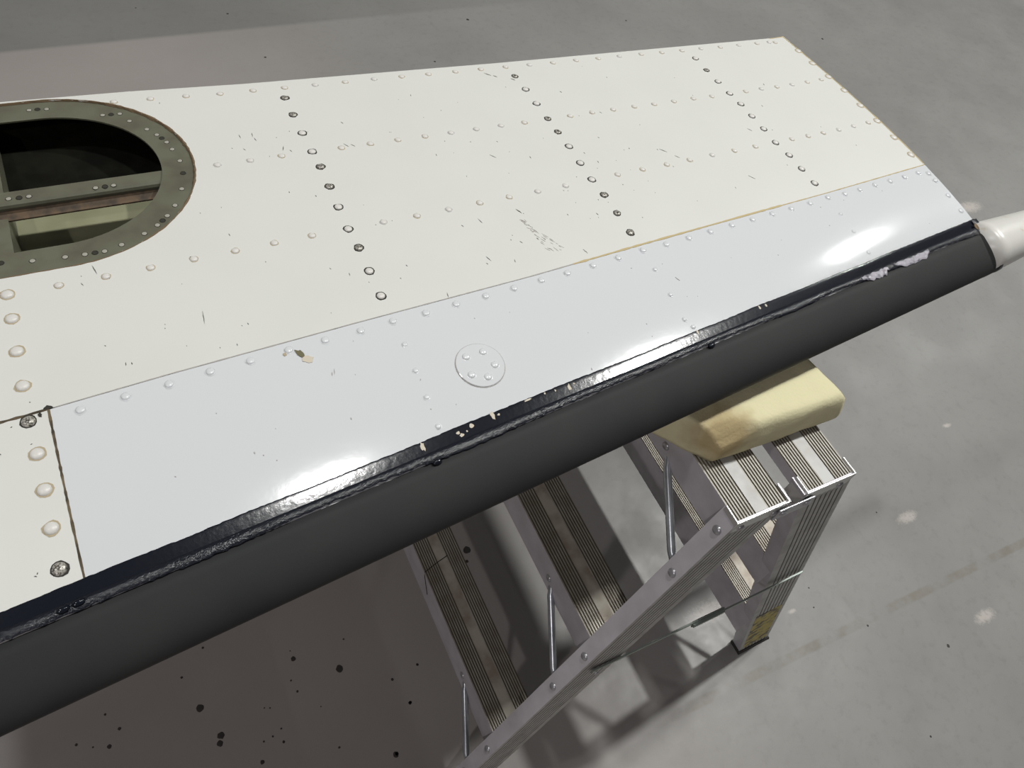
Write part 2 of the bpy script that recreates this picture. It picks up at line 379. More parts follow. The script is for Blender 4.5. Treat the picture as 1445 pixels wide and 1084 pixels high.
def nose_pt(x, r, off):
    """point on the leading edge: r = signed square root of distance aft (plus upper, minus lower), raised by off"""
    def P(q): return (q * q, math.copysign(half(q * q), q))
    e = 1e-3
    a, b = P(r - e), P(r + e)
    ts, tz = b[0] - a[0], b[1] - a[1]
    l = math.hypot(ts, tz)
    s, z = P(r)
    return (x, nose_y(x) + s - off * tz / l, ZN + z + off * ts / l)

wing = thing('aircraft_wing', 'long white riveted aircraft wing section with a black rubber leading edge, propped on foam', 'aircraft part', (-0.2, 0.45, 0.90))

HOLE_Y, HOLE_X1, HOLE_X0 = 0.6145, -0.606, -0.80
def stadium(x, y):
    """distance from the centre line of the oval access opening and the direction from it"""
    cx = min(max(x, HOLE_X0), HOLE_X1)
    dx, dy = x - cx, y - HOLE_Y
    d = math.hypot(dx, dy)
    return d, cx, dx, dy
def stadium_loop(r, n=40, m=10):
    pts = [(HOLE_X1 + r * math.cos(a), HOLE_Y + r * math.sin(a)) for a in (-math.pi / 2 + math.pi * k / n for k in range(n + 1))]
    pts += [(HOLE_X1 + (HOLE_X0 - HOLE_X1) * k / m, HOLE_Y + r) for k in range(1, m)]
    pts += [(HOLE_X0 + r * math.cos(a), HOLE_Y + r * math.sin(a)) for a in (math.pi / 2 + math.pi * k / n for k in range(n + 1))]
    pts += [(HOLE_X0 + (HOLE_X1 - HOLE_X0) * k / m, HOLE_Y - r) for k in range(1, m)]
    return pts

def build_main_skin():
    R = 0.1490
    rnd = random.Random(11)
    nx, ny = 300, 84
    xs = [X_ROOT + (X_TIP - X_ROOT) * i / nx for i in range(nx + 1)]
    bm = bmesh.new()
    V = []
    tip_wob = smooth_noise(ny + 1, 5, 0.0012, rnd)
    for i, x in enumerate(xs):
        y0, y1 = seam_y(x) + 0.0006, aft_y(x)
        col = []
        for j in range(ny + 1):
            y = y0 + (y1 - y0 - 0.0028) * j / (ny - 1) if j < ny else y1
            xx = x + (tip_wob[j] if i == nx else 0)
            col.append(bm.verts.new((xx, y, 0)))
        V.append(col)
    inside = {v: stadium(v.co.x, v.co.y)[0] < R for col in V for v in col}
    for i in range(nx):
        for j in range(ny):
            q = (V[i][j], V[i + 1][j], V[i + 1][j + 1], V[i][j + 1])
            if not any(inside[v] for v in q):
                bm.faces.new(q)
    bmesh.ops.delete(bm, geom=[v for v in bm.verts if not v.link_faces], context='VERTS')
    for v in bm.verts:
        if v.is_boundary:
            d, cx, dx, dy = stadium(v.co.x, v.co.y)
            if d < R + 0.016 and v.co.y < aft_y(v.co.x) - 0.0005:
                k = (R + rnd.uniform(-0.0006, 0.0004)) / d
                v.co.x, v.co.y = cx + dx * k, HOLE_Y + dy * k
    for v in bm.verts: v.co.z = top_z(v.co.x, v.co.y)
    bm.normal_update()
    me = bpy.data.meshes.new('main_skin'); bm.to_mesh(me); bm.free()
    o = link('main_skin', me, wing, ['white'], True)
    sd = o.modifiers.new('sheet', 'SOLIDIFY'); sd.thickness = 0.0014; sd.offset = -1
    es = o.modifiers.new('crisp_edges', 'EDGE_SPLIT'); es.split_angle = math.radians(35)
    return o
main_skin = build_main_skin()
main_skin['label'] = 'warm white skin with oval access opening'

def build_nose(name, x0, x1, m, nx, drop):
    rings = []
    for i in range(nx + 1):
        x = x0 + (x1 - x0) * i / nx
        ru = math.sqrt(seam_y(x) - 0.0006 - nose_y(x)); rl = -math.sqrt(0.20)
        rings.append([nose_pt(x, rl + (ru - rl) * k / 72, -drop) for k in range(73)])
    o = loft(name, rings, wing, m, closed=False, smooth=True)
    sd = o.modifiers.new('sheet', 'SOLIDIFY'); sd.thickness = 0.0012; sd.offset = -1
    es = o.modifiers.new('crisp_edges', 'EDGE_SPLIT'); es.split_angle = math.radians(35)
    # outward normals
    me = o.data
    p = max(me.polygons, key=lambda p: p.center.z)
    if p.normal.z < 0: me.flip_normals()
    return o
le_skin = build_nose('leading_edge_skin', X_PANEL + 0.0008, X_TIP, 'blue_white', 60, 0.0002)
le_skin['label'] = 'cool white glossy leading-edge skin'
root_panel = build_nose('root_edge_panel', X_ROOT, X_PANEL - 0.0008, 'white', 24, 0.0001)

def build_lower_skin():
    rings = []
    nx, ny = 60, 24
    for i in range(nx + 1):
        x = X_ROOT + (X_TIP - X_ROOT) * i / nx
        y0, y1 = nose_y(x) + 0.20, aft_y(x)
        rings.append([(x, y0 + (y1 - y0) * j / ny, low_z(x, y0 + (y1 - y0) * j / ny)) for j in range(ny + 1)])
    return loft('lower_skin', rings, wing, 'white', closed=False, smooth=True)
build_lower_skin()

def rib_plate(name, x, th, m, y0=None, y1=None, top=-0.0016, low=0.001):
    ys = []
    a = nose_y(x) + 0.004 if y0 is None else y0
    b = aft_y(x) if y1 is None else y1
    n = 40
    ys = [a + (b - a) * (k / n) ** 1.6 for k in range(n + 1)]
    up = [(y, top_z(x, y) + top) for y in ys]
    dn = [(y, low_z(x, y) + low) for y in reversed(ys)]
    loop = up + dn
    return loft(name, [[(x, y, z) for y, z in loop], [(x + th, y, z) for y, z in loop]], wing, m)
rib_plate('tip_rib', X_TIP - 0.004, 0.003, 'tip_white')
rib_plate('root_rib', X_ROOT + 0.001, 0.003, 'olive')

def build_spar():
    xs = [X_ROOT + 0.004 + (X_TIP - X_ROOT - 0.008) * i / 40 for i in range(41)]
    rings = []
    for x in xs:
        y = aft_y(x) - 0.0015
        rings.append([(x, y, low_z(x, y)), (x, y, top_z(x, y) - 0.0015), (x, y - 0.002, top_z(x, y) - 0.0015), (x, y - 0.002, low_z(x, y))])
    loft('rear_spar', rings, wing, 'white')
build_spar()

# --- inside the access opening
def build_opening():
    # flat oval reinforcing ring set just under the skin
    def zr(x, y): return top_z(x, y) - 0.0022
    outer, inner = stadium_loop(0.1513), stadium_loop(0.1138)
    n = len(outer)
    mid1 = stadium_loop(0.141); mid2 = stadium_loop(0.126)
    loops = [outer, mid1, mid2, inner]
    rings = [[(x, y, zr(x, y)) for x, y in lp] for lp in loops] + [[(x, y, zr(x, y) - 0.002) for x, y in reversed_] for reversed_ in (inner, outer)]
    verts = [p for r in rings for p in r]
    faces = []
    for i in range(len(rings)):
        k = (i + 1) % len(rings)
        for j in range(n):
            l = (j + 1) % n
            faces.append((i * n + j, i * n + l, k * n + l, k * n + j))
    ring = fix_normals(pydata('reinforcing_ring', verts, faces, wing, 'olive', False))
    ring['label'] = 'olive primed oval reinforcing ring'
    # brown bead left along the cut edge of the skin
    rnd = random.Random(5)
    lp = stadium_loop(0.1493, 90, 30)
    rings = []
    for x, y in lp + lp[:1]:
        d, cx, dx, dy = stadium(x, y)
        nx_, ny_ = dx / d, dy / d
        w = rnd.uniform(0.0007, 0.0017) * (1.25 if x > -0.53 else 0.8)
        h = rnd.uniform(0.0001, 0.0005)
        z = top_z(x, y)
        rings.append([(x - nx_ * w * 1.3, y - ny_ * w * 1.3, z - 0.0018), (x - nx_ * w * 0.4, y - ny_ * w * 0.4, z + h),
                      (x + nx_ * w * 0.7, y + ny_ * w * 0.7, z + h * 0.9), (x + nx_ * w, y + ny_ * w, z - 0.0006)])
    loft('sealant_bead', rings, ring, 'bead', caps=False)
    # stringer beam along the span
    def prof(x):
        z = top_z(x, 0.59) - 0.0046
        return [(x, 0.6000, z), (x, 0.5840, z), (x, 0.5812, z - 0.002), (x, 0.5800, z - 0.005), (x, 0.5800, z - 0.008), (x, 0.5785, z - 0.011), (x, 0.5745, z - 0.0135), (x, 0.5715, z - 0.0140),
                (x, 0.5715, z - 0.0158), (x, 0.5750, z - 0.0155), (x, 0.5815, z - 0.0120), (x, 0.5825, z - 0.005), (x, 0.5850, z - 0.0022), (x, 0.6000, z - 0.0022)]
    xs = [X_ROOT + 0.01, -0.9, -0.7, -0.55, -0.445]
    beam = loft('stringer_beam', [prof(x) for x in xs], wing, ['olive', 'rust'],
                mids=[0, 0, 0, 0, 1, 1, 1, 1, 1, 1, 0, 0, 0, 0])
    beam['label'] = 'olive stringer beam with rusty lower lip'
    # web under the beam and lining of the two bays
    def plate_y(name, y, th, m, x0, x1):
        rings = []
        for k in range(13):
            x = x0 + (x1 - x0) * k / 12
            lo, hi = low_z(x, y) + 0.0012, top_z(x, y) - 0.006
            rings.append([(x, y, lo), (x, y, hi), (x, y + th, hi), (x, y + th, lo)])
        return loft(name, rings, wing, m)
    def liner(name, y0f, y1f, m, x0, x1):
        rings = []
        for k in range(21):
            x = x0 + (x1 - x0) * k / 20
            ys = [y0f(x) + (y1f(x) - y0f(x)) * j / 10 for j in range(11)]
            rings.append([(x, y, low_z(x, y) + 0.0015) for y in ys] + [(x, y, low_z(x, y) + 0.0005) for y in reversed(ys)])
        return loft(name, rings, wing, m)
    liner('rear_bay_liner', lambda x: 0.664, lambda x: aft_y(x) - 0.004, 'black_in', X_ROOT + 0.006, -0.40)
    liner('front_bay_liner', lambda x: nose_y(x) + 0.21, lambda x: 0.6635, 'olive_pale', X_ROOT + 0.006, -0.35)
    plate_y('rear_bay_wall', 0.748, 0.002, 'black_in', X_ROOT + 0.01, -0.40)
    plate_y('front_spar_web', 0.345, 0.002, 'olive_pale', X_ROOT + 0.01, X_TIP - 0.01)
    # ribs
    for x, m in ((-0.657, 'olive'), (-0.322, 'olive')):
        rib_plate('inner_rib', x, 0.0015, m, 0.35, 0.745, -0.020, 0.0016)
        rings = []
        for k in range(9):
            y = 0.36 + (0.745 - 0.36) * k / 8
            if 0.575 < y < 0.603: y = 0.603 if y > 0.59 else 0.575
            z = top_z(x, y) - 0.0205
            rings.append([(x - 0.013, y, z), (x + 0.0015, y, z), (x + 0.0015, y, z + 0.0015), (x - 0.013, y, z + 0.0015)])
        if x < -0.5: loft('rib_flange', rings, wing, 'olive')
    return ring, beam
ring, beam = build_opening()

# --- black leading-edge boot
def build_boot():
    rnd = random.Random(21)
    X1 = 0.5825
    nx = 560
    xs = [X_ROOT + (X1 - X_ROOT) * i / nx for i in range(nx + 1)]
    e1 = smooth_noise(nx + 1, 16, 0.0006, rnd); e2 = [rnd.uniform(-0.0012, 0.0012) for _ in xs]
    e3 = smooth_noise(nx + 1, 24, 0.0022, rnd)
    e4 = smooth_noise(nx + 1, 3, 0.0008, rnd)
    def end(k, n): return 0.0
    rings = []
    ntop = 56
    endw = smooth_noise(ntop + 1, 4, 0.0035, rnd)
    for i, x in enumerate(xs):
        ru = math.sqrt(0.0530); rl = -math.sqrt(0.078)
        ring_ = []
        for k in range(ntop + 1):
            r = rl + (ru - rl) * k / ntop
            off = 0.0032
            if k >= ntop - 1: off = 0.0024 if k == ntop - 1 else 0.0006
            if k == 0: off = 0.0005
            xx = x + (0.012 * (1 - abs(r) / ru) ** 0.8 * max(0.0, (i - nx + 30) / 30) if r > 0 else 0.012 * max(0.0, (i - nx + 30) / 30))
            if i >= nx - 2:
                xx = xx + endw[k] * (1 if i == nx else 0.6)
                if i == nx: off *= 0.35
            ring_.append(nose_pt(xx, r, off))
        rings.append(ring_)
    boot = loft('deice_boot', rings, wing, 'rubber', closed=False, smooth=True)
    boot['label'] = 'matte black rubber boot wrapped round the leading edge'
    # crinkled band
    rings = []
    x_end = 0.567
    for i, x in enumerate(xs):
        x = min(x, x_end + e2[i] * 3)
        s0, s1 = 0.0525 + e3[i] + e2[i] * 0.7, 0.0625
        rr = [math.sqrt(s0), math.sqrt(s0 + 0.0008), math.sqrt(s0 * 0.6 + s1 * 0.4), math.sqrt(s1 - 0.001), math.sqrt(s1)]
        oo = [0.0031, 0.0036, 0.0036 + e4[i] * 0.2, 0.0035, 0.0014]
        rings.append([nose_pt(x, r, o_) for r, o_ in zip(rr, oo)])
    loft('sealer_band', rings, boot, 'band', closed=False, smooth=True)
    # smooth glossy outer strip on the skin
    rings = []
    for i, x in enumerate(xs):
        s0, s1 = 0.0610, 0.0760 + e1[i] + e2[i] * 0.3
        if i == nx: s1 -= 0.004
        rr = [math.sqrt(v) for v in (s0, s0 + 0.002, s0 * 0.6 + s1 * 0.4, s0 * 0.3 + s1 * 0.7, s1 - 0.0012, s1 - 0.0002, s1)]
        oo = [0.0012, 0.0012, 0.0012, 0.0012, 0.0012, 0.0011, 0.0001]
        rings.append([nose_pt(x, r, o_) for r, o_ in zip(rr, oo)])
    loft('sealer_strip', rings, boot, 'strip', closed=False, smooth=True)
    for o in [boot] + list(boot.children):
        p = max(o.data.polygons, key=lambda p: p.center.z)
        if p.normal.z < 0: o.data.flip_normals()
    def blob(name, x, s, rx, rs, m, off, n=11):
        loop = []
        for k in range(n):
            a = 2 * math.pi * k / n; f = rnd.uniform(0.55, 1.15)
            loop.append((x + rx * f * math.cos(a), s + rs * f * math.sin(a)))
        lo = [nose_pt(u, math.sqrt(v), off - 0.0004) for u, v in loop]
        hi = [nose_pt(u, math.sqrt(v), off) for u, v in loop]
        return loft(name, [lo, hi], boot, m)
    for x, s, rx, rs in ((-0.3508, 0.0690, 0.0024, 0.0052), (-0.3120, 0.0680, 0.0022, 0.0022), (-0.3090, 0.0645, 0.0028, 0.0022), (-0.3025, 0.0665, 0.0011, 0.0011),
                         (-0.2960, 0.0702, 0.0030, 0.0026), (-0.2705, 0.0715, 0.0024, 0.0055), (-0.2640, 0.0700, 0.0014, 0.0013), (-0.1760, 0.0690, 0.0020, 0.0040), (-0.1690, 0.0705, 0.0012, 0.0012),
                         (0.0120, 0.0720, 0.0015, 0.0028), (0.1159, 0.0715, 0.0018, 0.0030), (0.1272, 0.0705, 0.0016, 0.0024), (-0.2270, 0.0728, 0.0060, 0.0011), (-0.206, 0.0722, 0.0012, 0.0012), (-0.193, 0.0712, 0.0011, 0.0014)):
        blob('paint_chip', x, s + 0.0018, rx, rs, 'chip', 0.0015)
    # broken lamp highlight on the band near the tip, modelled as pale patches
    for x0, x1 in ((0.297, 0.352), (0.366, 0.445)):
        rings = []
        n = 18
        for i in range(n + 1):
            x = x0 + (x1 - x0) * i / n
            k = min(1, i / 5)
            s1 = 0.0580 + rnd.uniform(-0.001, 0.001); s0 = s1 - (0.003 + 0.0065 * k + rnd.uniform(-0.001, 0.001)) * (1 if i < n - 1 else 0.5)
            rings.append([nose_pt(x, math.sqrt(s0 + (s1 - s0) * j / 4), 0.0042 + (0.0003 if 0 < j < 4 else -0.0004)) for j in range(5)])
        f = loft('band_glint', rings, boot, 'glint', closed=False)
        p = f.data.polygons[0]
        if p.normal.z < 0: f.data.flip_normals()
    for x, s in ((0.0190, 0.0520), (-0.3435, 0.0510), (-0.6670, 0.0580), (-0.6560, 0.0585)):
        lo = [nose_pt(x + 0.0055 * math.cos(a), math.sqrt(s + 0.0035 * math.sin(a)), 0.003) for a in (k * math.pi / 6 for k in range(12))]
        mi = [nose_pt(x + 0.0042 * math.cos(a), math.sqrt(s + 0.0025 * math.sin(a)), 0.0052) for a in (k * math.pi / 6 for k in range(12))]
        hi = [nose_pt(x + 0.0018 * math.cos(a), math.sqrt(s + 0.001 * math.sin(a)), 0.0060) for a in (k * math.pi / 6 for k in range(12))]
        loft('sealer_blister', [lo, mi, hi], boot, 'strip', smooth=True)
    # shiny sealer dabbed round the end of the boot
    rings = []
    w = smooth_noise(31, 3, 0.003, rnd)
    for k in range(31):
        r_ = -0.12 + (math.sqrt(0.074) + 0.12) * k / 30
        xe = 0.5825 + (0.012 * (1 - r_ / 0.2302) ** 0.8 if 0 < r_ < 0.2302 else (0.012 if r_ <= 0 else 0))
        rings.append([nose_pt(xe - 0.012 + w[k], r_, 0.0030), nose_pt(xe - 0.010 + w[k], r_, 0.0039), nose_pt(xe - 0.002, r_, 0.0037), nose_pt(xe + 0.002 + w[30 - k] * 0.7, r_, 0.0018), nose_pt(xe + 0.003 + w[30 - k] * 0.7, r_, -0.0015)])
    e_ = loft('end_sealer', rings, boot, 'band', closed=False, smooth=True)
    p = max(e_.data.polygons, key=lambda p: p.center.z)
    if p.normal.z < 0: e_.data.flip_normals()
    for x, s in ((0.569, 0.062), (0.579, 0.034), (0.584, 0.012)):
        blob('worn_patch', x, s, 0.004, 0.006, 'bead', 0.0044)
build_boot()

# --- white tapered leading-edge extension beyond the boot
def build_horn():
    rings = []
    for i in range(17):
        x = 0.572 + 0.40 * i / 16
        k = i / 16
        y0 = nose_y(x) - 0.002 + 0.010 * k; y1 = 0.2520
        c = max(0.012, (y1 - y0)) if k < 1 else 0.010
        t = (0.0385 * (1 - k) + 0.016 * k) * (1 if k < 0.97 else 0.7)
        loop = []
        for j in range(28):
            a = 2 * math.pi * j / 28
            u, v = math.cos(a), math.sin(a)
            u = math.copysign(abs(u) ** 0.85, u); v = math.copysign(abs(v) ** 0.85, v)
            loop.append((x, (y0 + y1) / 2 + u * c / 2, ZN + 0.002 + v * t))
        rings.append(loop)
    o = loft('tip_horn', rings, wing, 'tip_white', smooth=True)
    o['label'] = 'white tapered tip extension beyond the black boot'
build_horn()

# --- seams
def ribbon(name, pts, w, m, parent, h=0.0004, rnd=None, under=0.0012):
    rings = []
    for i, (x, y) in enumerate(pts):
        a = pts[max(i - 1, 0)]; b = pts[min(i + 1, len(pts) - 1)]
        tx, ty = b[0] - a[0], b[1] - a[1]
        l = math.hypot(tx, ty); nx_, ny_ = -ty / l, tx / l
        ww = w * (rnd.uniform(0.6, 1.35) if rnd else 1)
        hh = h * (rnd.uniform(0.7, 1.2) if rnd else 1)
        z = top_z(x, y)
        rings.append([(x + nx_ * ww / 2, y + ny_ * ww / 2, z - under), (x + nx_ * ww / 2, y + ny_ * ww / 2, z + hh),
                      (x - nx_ * ww / 2, y - ny_ * ww / 2, z + hh), (x - nx_ * ww / 2, y - ny_ * ww / 2, z - under)])
    return loft(name, rings, parent, m)
rs = random.Random(31)
def seam_span(x0, x1, n): return [(x0 + (x1 - x0) * i / n, seam_y(x0 + (x1 - x0) * i / n)) for i in range(n + 1)]
ribbon('seam_sealant', seam_span(-0.645, -0.30, 60), 0.0011, 'seam_grey', main_skin, 0.0002, rs)
ribbon('seam_sealant', seam_span(-0.30, -0.09, 40), 0.0013, 'seam_grey', main_skin, 0.00025, rs)
ribbon('seam_sealant', seam_span(-0.09, 0.26, 60), 0.0026, 'seam_tan', main_skin, 0.0003, rs)
ribbon('seam_sealant', seam_span(0.26, 0.5775, 60), 0.0014, 'seam_tan', main_skin, 0.0002, rs)
ribbon('open_gap', seam_span(-0.80, -0.6485, 24), 0.0026, 'gap', main_skin, 0.0001, rs)
ribbon('open_gap', [(X_PANEL, 0.2965 - (0.2965 - 0.1365) * i / 40) for i in range(41)], 0.0020, 'gap', root_panel, 0.0001, rs)
ribbon('tip_edge_sealant', [(X_TIP - 0.0008, 0.366 + (0.7295 - 0.366) * i / 50) for i in range(51)], 0.0022, 'seam_tan', main_skin, 0.0002, rs)
ribbon('aft_edge_strip', [(0.545 + 0.032 * i / 8, aft_y(0.545 + 0.032 * i / 8) - 0.001) for i in range(9)], 0.002, 'seam_tan', main_skin, 0.0002, rs)

# --- rivets
def dome_mesh(name, r, h, mats, ring=1.25, seg=12, seed=0, dimple=False):
    rnd = random.Random(seed)
    V, F, I = [], [], []
    # grime ring lying on the skin
    jit = [rnd.uniform(0.92, 1.12) for _ in range(seg)]
    for rr, z in ((ring, 0.00008), (0.9, 0.00022)):
        for k in range(seg):
            a = 2 * math.pi * k / seg
            q = r * rr * (jit[k] if rr > 1 else 1)
            V.append((q * math.cos(a), q * math.sin(a), z))
    for k in range(seg):
        l = (k + 1) % seg
        F.append((k, l, seg + l, seg + k)); I.append(1)
    base = 2 * seg
    prof = [(1.0, 0.0), (0.93, 0.48), (0.62, 0.9)] if not dimple else [(1.0, 0.0), (0.93, 0.5), (0.55, 0.92), (0.3, 0.75)]
    for rr, z in prof:
        for k in range(seg):
            a = 2 * math.pi * k / seg
            V.append((r * rr * math.cos(a), r * rr * math.sin(a), z * h))
    V.append((0, 0, h * (1.0 if not dimple else 0.72)))
    for i in range(len(prof) - 1):
        for k in range(seg):
            l = (k + 1) % seg
            F.append((base + i * seg + k, base + i * seg + l, base + (i + 1) * seg + l, base + (i + 1) * seg + k)); I.append(0)
    t = base + (len(prof) - 1) * seg
    for k in range(seg):
        F.append((t + k, t + (k + 1) % seg, len(V) - 1)); I.append(0 if not dimple else 1)
    me = bpy.data.meshes.new(name)
    me.from_pydata(V, [], F)
    for k in mats: me.materials.append(M[k])
    for p, i in zip(me.polygons, I):
        p.material_index = i; p.use_smooth = (i == 0)
    me.update()
    return me
RV = {
    'clean': [dome_mesh('rivet_tan', 0.0040, 0.0017, ('rivet_white', 'dirt_tan'), 1.16, seed=i) for i in range(3)] + [dome_mesh('rivet_grey', 0.0040, 0.0017, ('rivet_white', 'dirt_grey'), 1.2, seed=9)],
    'dark': [dome_mesh('rivet_dark', 0.0046, 0.0019, ('rivet_white', 'dirt_dark'), 1.28, seed=i) for i in range(2)] + [dome_mesh('rivet_worn', 0.0046, 0.0018, ('rivet_worn', 'dirt_dark'), 1.26, seed=5), dome_mesh('rivet_dimple', 0.0044, 0.0018, ('rivet_worn', 'dirt_dark'), 1.25, seed=6, dimple=True)],
    'tip': [dome_mesh('rivet_tip', 0.0052, 0.0014, ('rivet_white', 'dirt_tan'), 1.3, seed=i) for i in range(2)],
    'le': [dome_mesh('rivet_le', 0.0044, 0.0015, ('rivet_blue', 'rivet_blue'), 1.15, seed=1)],
    'small': [dome_mesh('rivet_small', 0.0031, 0.0012, ('rivet_blue', 'rivet_blue'), 1.15, seed=1)],
    'root': [dome_mesh('rivet_root', 0.0058, 0.0024, ('rivet_white', 'dirt_tan'), 1.2, seed=i) for i in range(2)] + [dome_mesh('rivet_root_dark', 0.0058, 0.0024, ('rivet_worn', 'dirt_dark'), 1.2, seed=4)],
    'flush': [dome_mesh('rivet_flush', 0.0029, 0.0004, ('flush', 'dirt_dark'), 1.12, 10, seed=3)],
    'hole': None,
}
rr = random.Random(77)
def put(kind, pts, parent, dz=0.0, weights=None):
    for x, y in pts:
        me = rr.choices(RV[kind], weights)[0] if weights else rr.choice(RV[kind])
        o = bpy.data.objects.new('rivet', me)
        n = top_n(x, y)
        o.matrix_basis = Matrix.Translation(Vector((x, y, top_z(x, y))) + n * dz) @ n.to_track_quat('Z', 'Y').to_matrix().to_4x4() @ Matrix.Rotation(rr.uniform(0, 6.28), 4, 'Z')
        COL.objects.link(o)
        adopt(o, parent)
put('clean', AFT, main_skin)
for rib in (RIB1, RIB2, RIB3): put('dark', rib, main_skin, weights=(4, 4, 3, 2))
put('clean', ROW2, main_skin)
put('clean', ROW3, main_skin)
put('tip', TIP, main_skin)
put('root', COL_RIV, main_skin, weights=(3, 3, 0.01))
put('root', ROOT, root_panel, weights=(2, 2, 1.5))
put('le', LE, le_skin)
put('small', LES, le_skin)
put('flush', RINGRIV, ring, -0.0021)
put('flush', BEAMRIV, beam, -0.0045)

def screw_holes(pts, parent, dz):
    n = 12; r = 0.0029
    for x, y in pts:
        V = [(r * 1.15 * math.cos(2 * math.pi * k / n), r * 1.15 * math.sin(2 * math.pi * k / n), 0.0) for k in range(n)]
        V += [(r * math.cos(2 * math.pi * k / n), r * math.sin(2 * math.pi * k / n), 0.0006) for k in range(n)]
        V += [(r * 0.9 * math.cos(2 * math.pi * k / n), r * 0.9 * math.sin(2 * math.pi * k / n), 0.0001) for k in range(n)]
        F = [(k, (k + 1) % n, n + (k + 1) % n, n + k) for k in range(n)] + [(n + k, n + (k + 1) % n, 2 * n + (k + 1) % n, 2 * n + k) for k in range(n)] + [tuple(range(2 * n, 3 * n))]
        o = pydata('screw_hole', V, F, None, 'dirt_dark')
        nn = top_n(x, y)
        o.matrix_basis = Matrix.Translation(Vector((x, y, top_z(x, y))) + nn * dz) @ nn.to_track_quat('Z', 'Y').to_matrix().to_4x4()
        adopt(o, parent)
screw_holes(RINGHOLE, ring, -0.0021)
screw_holes(BEAMHOLE, beam, -0.0045)

# --- round inspection cover with five rivets
def build_cover():
    cx, cy, r = -0.2585, 0.2262, 0.0262
    n = 40
    rings = []
    for rad, dz in ((r, -0.0004), (r, 0.0009), (r - 0.0006, 0.0012), (r * 0.5, 0.0012), (0.001, 0.0012)):
        lp = []
        for k in range(n):
            a = 2 * math.pi * k / n
            x, y = cx + rad * math.cos(a), cy + rad * math.sin(a)
            lp.append((x, y, top_z(x, y) + dz))
        rings.append(lp)
    c = loft('inspection_cover', rings, wing, 'blue_white', smooth=False)
    c['label'] = 'small round riveted inspection cover'
    lp = [(cx + (r + 0.0004) * math.cos(2 * math.pi * k / 48), cy + (r + 0.0004) * math.sin(2 * math.pi * k / 48)) for k in range(49)]
    ribbon('cover_edge_grime', lp, 0.0008, 'seam_grey', c, 0.0002)
    for x, y in PLATE:
        o = bpy.data.objects.new('rivet', RV['le'][0])
        nn = top_n(x, y)
        o.matrix_basis = Matrix.Translation(Vector((x, y, top_z(x, y) + 0.0012))) @ nn.to_track_quat('Z', 'Y').to_matrix().to_4x4()
        COL.objects.link(o); adopt(o, c)
build_cover()

